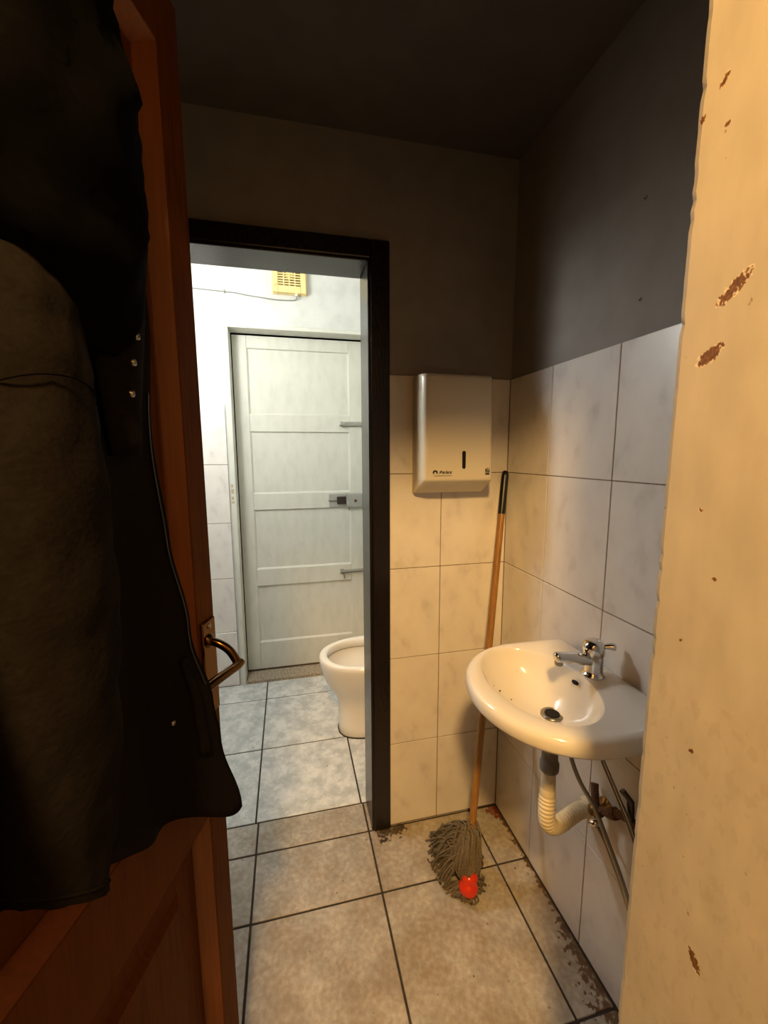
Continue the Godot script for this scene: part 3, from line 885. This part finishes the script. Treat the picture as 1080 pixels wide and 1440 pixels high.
# ------------------------------------------------------------------ pipes under the basin
func plumbing():
	var tr := thing("drain_trap", Vector3(0.592, 0.43, -0.797), "ribbed cream plastic drain pipe bending from basin to wall", "drain pipe")
	tr.position = Vector3.ZERO
	var nt := begin()
	add_lathe(nt, [[0.012, 0.600], [0.0215, 0.602], [0.0225, 0.606], [0.0225, 0.622], [0.0205, 0.626], [0.019, 0.628], [0.019, 0.666], [0.03, 0.668]], Vector3(0.592, 0, -0.797), 28)
	obj("slip_nut", nt, M.grey_plastic, tr)
	var path := smooth([Vector3(0.592, 0.612, -0.797), Vector3(0.591, 0.575, -0.796), Vector3(0.587, 0.535, -0.791), Vector3(0.583, 0.505, -0.786), Vector3(0.586, 0.474, -0.785), Vector3(0.604, 0.452, -0.790), Vector3(0.634, 0.443, -0.799), Vector3(0.668, 0.442, -0.811), Vector3(0.70, 0.440, -0.822), Vector3(0.738, 0.434, -0.832)], 14)
	var rad := []
	for i in path.size():
		var f := float(i) / (path.size() - 1)
		var r := 0.0165
		var rib := 0.0
		if f > 0.10 and f < 0.17: r = 0.0165 + 0.0012 * absf(sin(f * 240.0))
		elif f > 0.2: rib = 0.0019 * sin(i * TAU / 4.0)
		if f > 0.17: r = 0.0185
		rad.append(r + rib)
	var tb := begin()
	add_tube(tb, path, rad, 22)
	obj("flexible_pipe", tb, M.trap_plastic, tr)
	var rs := begin()
	add_lathe(rs, [[0.022, 0.0], [0.026, 0.004], [0.026, 0.009], [0.021, 0.016]], Vector3(BX - 0.0005, 0.434, -0.833), 26, Basis(Vector3(0, 0, 1), PI / 2))
	obj("wall_collar", rs, M.trap_plastic, tr)
	# water hoses
	var h1 := begin()
	add_tube(h1, smooth([Vector3(0.650, 0.672, -0.80), Vector3(0.651, 0.625, -0.796), Vector3(0.662, 0.574, -0.773), Vector3(0.682, 0.526, -0.744), Vector3(0.695, 0.459, -0.705), Vector3(0.705, 0.390, -0.665), Vector3(0.712, 0.30, -0.62), Vector3(0.70, 0.25, -0.57), Vector3(0.71, 0.27, -0.52), Vector3(0.735, 0.33, -0.50)], 8), 0.0052, 12)
	tag(obj("water_hose", h1, M.steel), "braided steel hose crossing in front of the wall valve under the basin", "hose")
	var h2 := begin()
	add_tube(h2, smooth([Vector3(0.697, 0.672, -0.762), Vector3(0.70, 0.642, -0.749), Vector3(0.703, 0.595, -0.707), Vector3(0.703, 0.548, -0.662), Vector3(0.70, 0.47, -0.60), Vector3(0.705, 0.45, -0.54), Vector3(0.73, 0.49, -0.51)], 8), 0.0052, 12)
	tag(obj("water_hose", h2, M.steel), "steel hose running from the faucet towards the black valve handle", "hose")
	var h3 := begin()
	add_tube(h3, smooth([Vector3(0.712, 0.452, -0.765), Vector3(0.712, 0.435, -0.735), Vector3(0.715, 0.395, -0.705), Vector3(0.722, 0.345, -0.678), Vector3(0.728, 0.28, -0.64), Vector3(0.73, 0.18, -0.60), Vector3(0.73, 0.05, -0.58)], 8), 0.0045, 12)
	tag(obj("water_hose", h3, M.steel), "thin steel hose leading down from the wall valve", "hose")
	# wall valve with a rusty pipe to a second, black-handled valve
	var va := thing("wall_valve", Vector3(BX, 0.47, -0.78), "tarnished metal valve on the wall under the basin", "valve")
	va.position = Vector3.ZERO
	var vb := begin()
	add_lathe(vb, [[0.024, 0.0], [0.024, 0.003], [0.013, 0.008], [0.011, 0.024], [0.015, 0.026], [0.015, 0.042], [0.010, 0.046]], Vector3(BX - 0.0005, 0.485, -0.775), 22, Basis(Vector3(0, 0, 1), PI / 2))
	obj("valve_body", vb, M.brass, va)
	var vk := begin()
	add_lathe(vk, [[0.009, 0.0], [0.017, 0.002], [0.0175, 0.012], [0.012, 0.016]], Vector3(0.712, 0.462, -0.775), 8, Basis(Vector3(1, 0, 0), 2.6))
	obj("valve_knob", vk, M.chrome, va)
	var vt := begin()
	add_tube(vt, smooth([Vector3(0.728, 0.535, -0.800), Vector3(0.722, 0.515, -0.790), Vector3(0.716, 0.49, -0.775), Vector3(0.716, 0.49, -0.757)], 5), 0.0095, 12)
	obj("tee_branch", vt, M.rust, va)
	var vp := begin()
	add_tube(vp, smooth([Vector3(0.722, 0.487, -0.775), Vector3(0.722, 0.503, -0.745), Vector3(0.722, 0.530, -0.712), Vector3(0.722, 0.545, -0.67), Vector3(0.722, 0.545, -0.60)], 6), 0.0095, 14)
	obj("rusty_pipe", vp, M.rust, va)
	var vn := begin()
	add_lathe(vn, [[0.013, 0.0], [0.0145, 0.003], [0.0145, 0.017], [0.013, 0.02]], Vector3(0.722, 0.512, -0.735), 6, Basis(Vector3(1, 0, 0), 0.9))
	obj("pipe_nut", vn, M.rust, va)
	var vh := begin()
	add_tube(vh, [Vector3(0.718, 0.553, -0.676), Vector3(0.712, 0.60, -0.676), Vector3(0.702, 0.615, -0.690)], [0.008, 0.010, 0.011], 10, true, 0.6)
	obj("black_handle", vh, M.black_plastic, va)

# ------------------------------------------------------------------ toilet
func toilet():
	var zc := -1.908
	var t := thing("toilet", Vector3(0.42, 0, zc), "white ceramic toilet bowl without a seat behind the door frame", "toilet")
	t.position = Vector3.ZERO
	var N := 72
	# level: y, front x, back x, half width, plan exponent
	var lev := [[0.001, 0.208, 0.66, 0.100, 2.6], [0.006, 0.203, 0.66, 0.104, 2.6], [0.05, 0.204, 0.66, 0.102, 2.5], [0.11, 0.206, 0.66, 0.099, 2.4], [0.155, 0.203, 0.67, 0.100, 2.3], [0.19, 0.192, 0.68, 0.108, 2.2], [0.225, 0.170, 0.69, 0.124, 2.15], [0.265, 0.147, 0.70, 0.143, 2.1], [0.31, 0.129, 0.71, 0.162, 2.1], [0.35, 0.119, 0.72, 0.174, 2.1], [0.375, 0.115, 0.725, 0.180, 2.1], [0.39, 0.116, 0.725, 0.180, 2.1], [0.397, 0.120, 0.722, 0.176, 2.1], [0.400, 0.127, 0.715, 0.169, 2.1]]
	var ring := func(y: float, fx: float, bx: float, hw: float, ex: float) -> PackedVector3Array:
		var R := PackedVector3Array()
		# widest at 42 % of the length from the front
		var cx := fx + (bx - fx) * 0.42
		for j in N:
			var a := TAU * j / N
			var ca := cos(a)
			var sa := sin(a)
			var rx := (bx - cx) if ca > 0 else (cx - fx)
			R.append(Vector3(cx + signf(ca) * pow(absf(ca), 2.0 / ex) * rx, y, zc + signf(sa) * pow(absf(sa), 2.0 / ex) * hw))
		return R
	var rings := []
	for l in lev: rings.append(ring.call(l[0], l[1], l[2], l[3], l[4]))
	for l in [[0.400, 0.147, 0.545, 0.148], [0.397, 0.153, 0.54, 0.142], [0.390, 0.156, 0.538, 0.139], [0.362, 0.158, 0.536, 0.137], [0.356, 0.150, 0.540, 0.144], [0.347, 0.150, 0.540, 0.144], [0.30, 0.172, 0.525, 0.126], [0.25, 0.215, 0.51, 0.095], [0.20, 0.26, 0.495, 0.066], [0.16, 0.29, 0.48, 0.05]]:
		rings.append(ring.call(l[0], l[1], l[2], l[3], 2.1))
	var st := begin()
	skin(st, rings, true, true, false)
	obj("bowl", st, M.toilet_china, t)
	var wt := begin()
	skin(wt, [ring.call(0.205, 0.256, 0.497, 0.068, 2.1), ring.call(0.209, 0.253, 0.498, 0.070, 2.1)], true, true, false)
	obj("water", wt, M.water, t)
	var sc := begin()
	var A = ring.call(0.3565, 0.1515, 0.5385, 0.1425, 2.1)
	var B = ring.call(0.3535, 0.1525, 0.5375, 0.1415, 2.1)
	skin(sc, [A, B], false, false, false)
	obj("under_rim_line", sc, M.scale, t)  # thin tan line just under the inner rim
	# cement bead round the foot
	var cb := begin()
	var pts := []
	for j in 49:
		var a := TAU * j / 48
		var R: PackedVector3Array = rings[1]
		pts.append(Vector3(R[(j % 48) * N / 48].x, 0.003, R[(j % 48) * N / 48].z))
	add_tube(cb, pts, 0.0038, 6, false)
	obj("foot_joint", cb, M.grout_floor, t)
	# connection collar to the wall
	var oc := begin()
	add_tube(oc, [Vector3(0.60, 0.20, zc), Vector3(BX + 0.003, 0.20, zc)], 0.052, 20)
	obj("outlet_pipe", oc, M.trap_plastic, t)

# ------------------------------------------------------------------ paper towel dispenser
func dispenser():
	var t := thing("paper_towel_dispenser", Vector3(0.52, 1.24, BZ), "off-white plastic paper towel dispenser on the tiled wall", "dispenser")
	t.position = Vector3.ZERO
	var x0 := 0.400
	var x1 := 0.640
	var zb := BZ + 0.0006
	var st := begin()
	var rings := []
	for l in [[1.2345, -1.292, 0.002], [1.238, -1.286, 0.004], [1.276, -1.212, 0.013], [1.280, -1.2085, 0.014], [1.286, -1.2070, 0.015], [1.34, -1.2085, 0.015], [1.374, -1.2105, 0.015], [1.386, -1.2135, 0.015], [1.45, -1.2160, 0.015], [1.52, -1.2185, 0.015], [1.590, -1.2205, 0.015], [1.597, -1.2240, 0.015], [1.601, -1.231, 0.014]]:
		var y: float = l[0]
		var zf: float = l[1]
		var b: float = l[2]
		var R := PackedVector3Array()
		var half := [Vector2(0, zb), Vector2(0.001, (zb + zf) * 0.5), Vector2(0.002, zf - b * 1.5), Vector2(0.004, zf - b * 0.95), Vector2(b * 0.62, zf - b * 0.34), Vector2(b * 0.82, zf - 0.0022), Vector2(b * 1.0 + 0.002, zf - 0.0004), Vector2(b + 0.010, zf)]
		for p in half: R.append(Vector3(x0 + p.x, y, p.y))
		R.append(Vector3((x0 + x1) * 0.5, y, zf + 0.0012))
		half.reverse()
		for p in half: R.append(Vector3(x1 - p.x, y, p.y))
		rings.append(R)
	skin(st, rings, true, true, true)
	obj("cover", st, M.dispenser_plastic, t)
	# level window: upright slot with round ends
	var zw := -1.2085
	var sl := begin()
	var rr := []
	for q in [[1.0, -0.004], [1.0, 0.0026], [0.85, 0.0030]]:
		var R := PackedVector3Array()
		for j in 24:
			var a := TAU * j / 24
			var yy: float = 1.342 + (0.022 if sin(a) > 0 else -0.022) + sin(a) * 0.0056 * q[0]
			R.append(Vector3(0.5335 + cos(a) * 0.0056 * q[0], yy, zw + q[1]))
		rr.append(R)
	skin(sl, rr, true, true, false)
	obj("level_window", sl, M.hole, t)
	# printed logo: an open ring and a slanted word with a fine line below
	var zp := -1.2056
	var lg := begin()
	lg.set_smooth_group(-1)
	for j in 14:
		var a0 := -0.75 + (PI + 1.5) * j / 14
		var a1 := -0.75 + (PI + 1.5) * (j + 1) / 14
		var c := Vector3(0.4395, 1.3045, zp)
		quad(lg, c + Vector3(cos(a0) * 0.0082, sin(a0) * 0.0068, 0), c + Vector3(cos(a1) * 0.0082, sin(a1) * 0.0068, 0), c + Vector3(cos(a1) * 0.0038, sin(a1) * 0.003 - 0.001, 0), c + Vector3(cos(a0) * 0.0038, sin(a0) * 0.003 - 0.001, 0), Vector3(0, 0, 1))
	var logo := obj("printed_logo", lg, M.print_ink, t)
	var tm := TextMesh.new()
	var fnt := SystemFont.new()
	fnt.font_names = PackedStringArray(["Droid Sans"])
	fnt.font_weight = 700
	tm.font = fnt
	tm.text = "Palex"
	tm.font_size = 32
	tm.pixel_size = 0.00044
	tm.depth = 0.0004
	var tn := MeshInstance3D.new()
	tn.name = "printed_word"
	tn.mesh = tm
	tn.material_override = M.print_ink
	logo.add_child(tn)
	tn.transform = Transform3D(Basis(Vector3(1.15, 0, 0), Vector3(0.28, 0.9, 0), Vector3(0, 0, 1)), Vector3(0.4735, 1.3045, zp))
	var ln := begin()
	add_box(ln, Vector3(0.436, 1.2935, zp - 0.0004), Vector3(0.494, 1.2948, zp + 0.0003), 0.0)
	obj("printed_line", ln, M.grey_ink, logo)
	var ic := begin()
	for b in [[0.610, 1.2955, 0.623, 1.3000], [0.614, 1.3025, 0.624, 1.3055], [0.610, 1.3040, 0.6125, 1.3150], [0.612, 1.3080, 0.624, 1.3105], [0.6155, 1.3130, 0.6185, 1.3165], [0.6230, 1.3130, 0.6243, 1.3160], [0.6095, 1.2955, 0.6108, 1.3150]]:
		add_box(ic, Vector3(b[0] - 0.003, b[1], zp - 0.0006), Vector3(b[2] - 0.003, b[3], zp + 0.0002), 0.0)
	obj("printed_symbol", ic, M.print_ink, t)

# ------------------------------------------------------------------ mop
func mop():
	var T := Vector3(0.7255, 1.302, -1.2945)
	var C := Vector3(0.503, 0.052, -1.040)
	var t := thing("mop", Vector3(C.x, 0, C.z), "string mop with a wooden handle leaning in the tiled corner", "mop")
	t.position = Vector3.ZERO
	var pole := begin()
	var n := 10
	var pts := []
	for i in n + 1: pts.append(C.lerp(T, 0.03 + 0.86 * float(i) / n))
	add_tube(pole, pts, 0.0112, 16)
	obj("handle", pole, M.pole, t)
	var gr := begin()
	add_tube(gr, [C.lerp(T, 0.885), C.lerp(T, 0.90), C.lerp(T, 0.985), C.lerp(T, 0.996), T], [0.0118, 0.0124, 0.0124, 0.0112, 0.007], 16)
	obj("end_grip", gr, M.black_plastic, t)
	# red socket that clamps the yarn
	var up := (T - C).normalized()
	var fw := Vector3(-0.35, 0.1, 1.0).normalized()
	var sx := up.cross(fw).normalized()
	var so := begin()
	var bas := Basis(sx, up, sx.cross(up).normalized())
	var oc := Vector3(C.x, 0.046, C.z + 0.006)
	add_lathe(so, [[0.006, -0.030], [0.019, -0.028], [0.027, -0.020], [0.0305, -0.008], [0.029, 0.002], [0.0245, 0.008], [0.0235, 0.012], [0.026, 0.018], [0.0265, 0.026], [0.022, 0.033], [0.0150, 0.037], [0.0135, 0.045]], oc + Vector3(-0.006, 0.004, 0.015), 26, bas)
	obj("yarn_socket", so, M.red_plastic, t)
	# yarn: loops of cord thrown back over the handle and spread on the floor
	var ya := begin()
	var hc := Vector3(0.508, 0.0, -1.118)
	for i in 330:
		var a := rng.randf_range(0.0, TAU)
		var front := sin(a) > 0.55
		var rad := Vector2(0.084, 0.118) * rng.randf_range(0.78, 1.05)
		var e := hc + Vector3(cos(a) * rad.x, 0.007, sin(a) * rad.y)
		if cos(a) > 0.2: e.x -= 0.014
		e += Vector3(rng.randf_range(-0.008, 0.008), rng.randf_range(0.0, 0.012), rng.randf_range(-0.008, 0.008))
		if not front and rng.randf() < 0.45:
			# lies on top of the heap, ending short
			e = hc.lerp(e, rng.randf_range(0.55, 0.95)) + Vector3(0, rng.randf_range(0.02, 0.06), 0)
		var P0 := oc + sx * rng.randf_range(-0.02, 0.02) + Vector3(rng.randf_range(-0.006, 0.006), rng.randf_range(-0.01, 0.01), rng.randf_range(-0.016, -0.004))
		var lift := rng.randf_range(0.05, 0.125)
		var m1 := P0.lerp(e, 0.30) + Vector3(rng.randf_range(-0.012, 0.012), lift * (0.5 if front else 0.9), rng.randf_range(-0.01, 0.01))
		var m2 := P0.lerp(e, 0.72) + Vector3(rng.randf_range(-0.016, 0.016), lift * (0.25 if front else 0.55), rng.randf_range(-0.01, 0.01))
		if front:
			P0 = oc + Vector3(cos(a) * 0.022, rng.randf_range(-0.015, 0.012), 0.016 * sin(a))
			m1 = P0.lerp(e, 0.35) + Vector3(0, rng.randf_range(0.0, 0.012), 0)
			m2 = P0.lerp(e, 0.75) + Vector3(0, rng.randf_range(0.0, 0.008), 0)
		m1.y = maxf(m1.y, 0.006)
		m2.y = maxf(m2.y, 0.006)
		e.y = maxf(e.y, 0.005)
		# the end curls back as a small loop
		var e2 := e + Vector3(rng.randf_range(-0.010, 0.010), rng.randf_range(-0.002, 0.010), rng.randf_range(-0.010, 0.010))
		e2.y = maxf(e2.y, 0.004)
		add_tube(ya, smooth([P0, m1, m2, e, e2], 4), 0.0026, 5, false)
	# cords drawn up round the foot of the handle, falling over to the left
	for i in 110:
		var a := rng.randf_range(0.1, PI + 1.0)
		var hgt := rng.randf_range(0.07, 0.165)
		var ax := C + (T - C).normalized() * hgt
		var rr := rng.randf_range(0.014, 0.024) + 0.022 * maxf(0.0, -cos(a)) * rng.randf()
		var off := Vector3(cos(a) * rr, 0, sin(a) * rr)
		var P0 := oc + Vector3(cos(a) * 0.022, rng.randf_range(0.0, 0.02), sin(a) * 0.018)
		var e := hc + Vector3(rng.randf_range(-0.085, 0.03), rng.randf_range(0.01, 0.05), rng.randf_range(-0.10, 0.02))
		add_tube(ya, smooth([P0, P0.lerp(ax + off, 0.5) + off * 0.5, ax + off, ax.lerp(e, 0.35) + Vector3(rng.randf_range(-0.03, -0.005), 0.018, rng.randf_range(-0.02, 0.01)), ax.lerp(e, 0.8) + Vector3(rng.randf_range(-0.02, 0.01), 0.01, 0), e], 5), 0.0026, 5, false)
	var y := obj("yarn", ya, M.yarn, t)
	y.set_meta("kind", "stuff")

# ------------------------------------------------------------------ extractor fan and its cable
func fan_and_cable():
	var x0 := -0.046
	var x1 := 0.131
	var y0 := 2.218
	var y1 := 2.398
	var zb := FZ + 0.0005
	var zf := FZ + 0.036
	var t := thing("extractor_fan", Vector3(0.04, y0, FZ), "yellowed plastic extractor fan high on the white wall", "fan")
	t.position = Vector3.ZERO
	box("back_plate", Vector3(x0 - 0.003, y0 - 0.002, zb), Vector3(x1 + 0.003, y1 + 0.002, zb + 0.010), 0.002, M.yellow_plastic, t)
	# frame round the grille
	var g0 := x0 + 0.030
	var g1 := x1 - 0.030
	var h0 := y0 + 0.036
	var h1 := y1 - 0.030
	box("frame_side", Vector3(x0, y0, zb + 0.01), Vector3(g0, y1, zf), 0.004, M.yellow_plastic, t)
	box("frame_side", Vector3(g1, y0, zb + 0.01), Vector3(x1, y1, zf), 0.004, M.yellow_plastic, t)
	box("frame_rail", Vector3(g0, y0, zb + 0.01), Vector3(g1, h0, zf), 0.002, M.yellow_plastic, t)
	box("frame_rail", Vector3(g0, h1, zb + 0.01), Vector3(g1, y1, zf), 0.002, M.yellow_plastic, t)
	box("duct", Vector3(g0 - 0.001, h0 - 0.001, zb + 0.0101), Vector3(g1 + 0.001, h1 + 0.001, zb + 0.013), 0.0, M.hole, t)
	for k in 3:
		var x := lerpf(g0, g1, (k + 1) / 4.0)
		box("divider", Vector3(x - 0.0032, h0, zb + 0.014), Vector3(x + 0.0032, h1, zf - 0.001), 0.001, M.yellow_plastic, t)
	for k in 9:
		var y := lerpf(h0, h1, (k + 0.75) / 9.0)
		box("slat", Vector3(g0, y - 0.0032, zf - 0.012), Vector3(g1, y + 0.0032, zf - 0.002), 0.001, M.yellow_plastic, t)
	var hub := begin()
	add_lathe(hub, [[0.022, 0.0], [0.022, 0.010], [0.016, 0.014]], Vector3((x0 + x1) * 0.5, (h0 + h1) * 0.5, zb + 0.013), 20, Basis(Vector3.RIGHT, PI / 2))
	obj("motor_hub", hub, M.yellow_plastic, t)
	var kn := begin()
	add_lathe(kn, [[0.010, 0.0], [0.010, 0.004], [0.008, 0.006]], Vector3(x0 + 0.010, y0 + 0.040, zf - 0.001), 18, Basis(Vector3.RIGHT, PI / 2))
	obj("knob", kn, M.yellow_plastic, t)
	var gl := begin()
	add_lathe(gl, [[0.006, -0.012], [0.009, -0.009], [0.009, 0.0]], Vector3(0.079, y0 + 0.001, FZ + 0.022), 14)
	obj("cable_gland", gl, M.dispenser_plastic, t)
	var cb := begin()
	var zc := FZ + 0.0042
	add_tube(cb, smooth([Vector3(0.079, 2.209, FZ + 0.021), Vector3(0.078, 2.197, FZ + 0.014), Vector3(0.063, 2.192, zc), Vector3(-0.005, 2.188, zc), Vector3(-0.06, 2.190, zc), Vector3(-0.169, 2.199, zc), Vector3(-0.235, 2.207, zc), Vector3(-0.293, 2.209, zc), Vector3(-0.38, 2.212, zc), Vector3(-0.442, 2.214, zc), Vector3(-0.60, 2.217, zc), Vector3(-0.745, 2.217, zc)], 6), 0.0026, 8)
	var c := obj("cable", cb, M.cable)
	tag(c, "thin grey cable running along the white wall to the extractor fan", "cable")
	box("clip", Vector3(-0.296, 2.200, FZ), Vector3(-0.290, 2.220, FZ + 0.008), 0.001, M.steel, c)

# ------------------------------------------------------------------ clothes hanging on the wooden door
func lerp_rows(rows: Array, y: float, col: int) -> float:
	for i in rows.size() - 1:
		if y >= rows[i + 1][0]:
			var k := clampf((y - rows[i + 1][0]) / (rows[i][0] - rows[i + 1][0]), 0, 1)
			k = k * k * (3 - 2 * k)
			return lerpf(rows[i + 1][col], rows[i][col], k)
	return rows[-1][col]

# y, free edge s, free edge n, far s
const JR := [[1.80, 0.200, 0.035, 0.42], [1.654, 0.185, 0.040, 0.45], [1.43, 0.196, 0.040, 0.46], [1.248, 0.181, 0.040, 0.46], [1.12, 0.160, 0.050, 0.465], [0.99, 0.131, 0.060, 0.465], [0.93, 0.126, 0.065, 0.465], [0.782, 0.098, 0.080, 0.465]]

func jacket_pt(u: float, w: float, over := 0.0) -> Vector3:
	var y := lerpf(1.80, 0.782, w)
	var s0 := lerp_rows(JR, y, 1)
	var n0 := lerp_rows(JR, y, 2)
	var s1 := lerp_rows(JR, y, 3)
	var s := lerpf(s0, s1, u)
	# the front flap stands off the door at its free edge, dips into a fold, then swells again
	var low := clampf((1.45 - y) / 0.6, 0.0, 1.0)
	var fold := exp(-pow((u - 0.34) / 0.12, 2.0))
	var n := lerpf(n0, 0.060, smoothstep(0.0, 0.5, u)) - 0.038 * fold * low + 0.008 * sin(u * 16.0 + y * 3.0) * (0.4 + low) * u
	n = maxf(n, 0.006)
	n += 0.004 * sin(y * 22.0 + u * 9.0) * (1.0 - low) + over
	# the hem rises a little towards the hinge
	var yy := y + (0.085 * smoothstep(0.0, 0.36, u) + 0.15 * smoothstep(0.3, 1.0, u)) * smoothstep(0.65, 1.0, w)
	return dp(s, yy, n)

func clothes():
	var off := Vector3(-DN.x, 0, -DN.y) * 0.006
	var t := thing("jacket", dp(0.3, 0.78, 0.02), "dark brown jacket hanging on the wooden door", "jacket")
	t.position = Vector3.ZERO
	var st := begin()
	add_sheet(st, func(u, w): return jacket_pt(u, w), 40, 60, off)
	obj("front_panel", st, M.jacket, t)
	# sleeve hanging in front
	var sl := begin()
	var ctl := [[1.50, 0.400, 0.075, 0.036, 0.022], [1.47, 0.403, 0.080, 0.046, 0.028], [1.42, 0.410, 0.086, 0.054, 0.032], [1.34, 0.417, 0.090, 0.058, 0.036], [1.25, 0.420, 0.092, 0.058, 0.037], [1.15, 0.424, 0.092, 0.051, 0.036], [1.09, 0.428, 0.090, 0.043, 0.034], [1.04, 0.430, 0.087, 0.036, 0.031], [1.015, 0.431, 0.086, 0.034, 0.030]]
	var rings := []
	var nw := noise(61, 1.4, 3)
	for i in 41:
		var y := lerpf(1.50, 1.015, i / 40.0)
		var R := PackedVector3Array()
		var cs := lerp_rows(ctl, y, 1)
		var cn := lerp_rows(ctl, y, 2)
		var rs := lerp_rows(ctl, y, 3)
		var rn := lerp_rows(ctl, y, 4)
		for j in 36:
			var a := TAU * j / 36
			var wr := 1.0 + 0.10 * nw.get_noise_2d(cos(a) * 1.2 + 5.0, y * 14.0 + sin(a) * 1.2)
			R.append(dp(cs + cos(a) * rs * wr, y + cos(a) * 0.03 * float(i) / 40.0, cn + sin(a) * rn * wr))
		rings.append(R)
	skin(sl, rings, true, true, true)
	var sleeve := obj("sleeve", sl, M.jacket, t)
	var cu := begin()
	add_tube(cu, range(25).map(func(j): return dp(0.431 + cos(TAU * j / 24) * 0.0345, 1.024 + cos(TAU * j / 24) * 0.03, 0.086 + sin(TAU * j / 24) * 0.0305)), 0.0012, 6, false)
	obj("cuff_seam", cu, M.jacket, sleeve)
	var ss := begin()
	add_tube(ss, range(20).map(func(j): return dp(0.411 + cos(PI * j / 19) * 0.054, 1.385 + sin(PI * j / 19) * 0.03, 0.087 + sin(PI * j / 19) * 0.0335)), 0.0006, 6, false)
	obj("shoulder_seam", ss, M.black_cloth, sleeve)
	# collar flap with snaps
	var cf := begin()
	add_sheet(cf, func(u, w): return dp(lerpf(0.225 + 0.03 * w, 0.345 - 0.05 * w, u), lerpf(1.62, 1.36, w), 0.074 + 0.012 * sin(u * PI) - 0.012 * w), 10, 16, off)
	obj("collar_flap", cf, M.jacket, t)
	for q in [[0.291, 1.450, 0.0875], [0.293, 1.420, 0.0845], [0.284, 1.476, 0.0885]]:
		snap(t, dp(q[0], q[1], q[2]), 0.0034)
	# zip along the free edge
	var zp := begin()
	add_tube(zp, range(24).map(func(k): return jacket_pt(0.035, 0.36 + 0.40 * k / 23.0, 0.0015)), 0.0013, 6)
	obj("zip", zp, M.black_plastic, t)
	# pocket with a welt and a snap
	var pk := begin()
	add_sheet(pk, func(u, w): return jacket_pt(0.085 + 0.05 * u + 0.02 * w, 0.70 + 0.17 * w, 0.005), 4, 16, off)
	obj("pocket_welt", pk, M.jacket, t)
	snap(t, jacket_pt(0.25, 0.80, 0.004), 0.0034)
	# hood bunched at the top, hanging from a hook on the door
	var hd := begin()
	var hr := []
	var hc := [[1.86, 0.345, 0.03, 0.02, 0.015], [1.82, 0.352, 0.045, 0.08, 0.035], [1.75, 0.360, 0.06, 0.105, 0.05], [1.66, 0.365, 0.07, 0.112, 0.055], [1.58, 0.368, 0.075, 0.108, 0.052], [1.52, 0.360, 0.075, 0.095, 0.045], [1.475, 0.335, 0.07, 0.07, 0.03], [1.46, 0.325, 0.065, 0.04, 0.015]]
	for i in 31:
		var y := lerpf(1.86, 1.455, i / 30.0)
		var R := PackedVector3Array()
		for j in 40:
			var a := TAU * j / 40
			var wr := 1.0 + 0.16 * nw.get_noise_2d(cos(a) * 1.6 + 15.0, y * 9.0 + sin(a) * 1.6)
			R.append(dp(lerp_rows(hc, y, 1) + cos(a) * lerp_rows(hc, y, 3) * wr, y, lerp_rows(hc, y, 2) + sin(a) * lerp_rows(hc, y, 4) * wr))
		hr.append(R)
	skin(hd, hr, true, true, true)
	obj("hood", hd, M.black_cloth, t)
	var hk := begin()
	dbox(hk, 0.32, 0.36, 1.84, 1.90, -0.014, -0.009)
	add_tube(hk, smooth([dp(0.34, 1.865, -0.010), dp(0.34, 1.858, 0.02), dp(0.34, 1.862, 0.045), dp(0.34, 1.885, 0.055)], 5), 0.005, 10)
	tag(obj("coat_hook", hk, M.bronze), "metal coat hook on the wooden door above the jacket", "hook")
	# black garment nearer the hinge; unseen length and bulge added to shade the door
	var gb := begin()
	add_sheet(gb, func(u, w):
		var y := lerpf(1.86, 1.14 - 0.68 * smoothstep(0.0, 0.8, u), w)
		var s := lerpf(0.492, 0.70, u)
		return dp(s, y, 0.055 + 0.075 * sin(PI * clampf(u * 0.9 + 0.05, 0, 1)) * (0.5 + 0.5 * w + 0.7 * smoothstep(0.45, 0.8, w)) + 0.006 * sin(u * 22.0 + y * 4.0)), 24, 40, off)
	tag(obj("shading_garment", gb, M.black_cloth), "black garment near the hinge, its unseen length added to shade the wooden door", "garment")

func snap(parent: Node, at: Vector3, r: float):
	var st := begin()
	add_lathe(st, [[r, -0.001], [r, 0.0015], [r * 0.55, 0.0024]], at, 12, Basis(Vector3(DD.x, 0, DD.y), Vector3(DN.x, 0, DN.y), Vector3(0, -1, 0)))
	obj("snap", st, M.steel, parent)

# ------------------------------------------------------------------ marks on the grey wall above the tiles
func wall_marks():
	var wr := get_node("wall_right")
	for q in [[1.891, -0.804, 0.010, 0.0055], [1.688, -0.798, 0.0045, 0.0045]]:
		var st := begin()
		add_lathe(st, [[q[3] * 0.5, -0.002], [q[3], 0.0008], [q[3] * 0.7, 0.0026], [q[3] * 0.35, 0.0014]], Vector3(BX + 0.006, q[0], q[1]), 9, Basis(Vector3(0, 0, 1), PI / 2))
		obj("filled_nail_hole", st, M.dark_paint, wr)
		var s2 := begin()
		add_lathe(s2, [[q[3] * 0.35, 0.0], [q[3] * 0.30, 0.0032]], Vector3(BX + 0.006, q[0] - 0.001, q[1]), 8, Basis(Vector3(0, 0, 1), PI / 2))
		obj("nail_hole", s2, M.hole, wr)
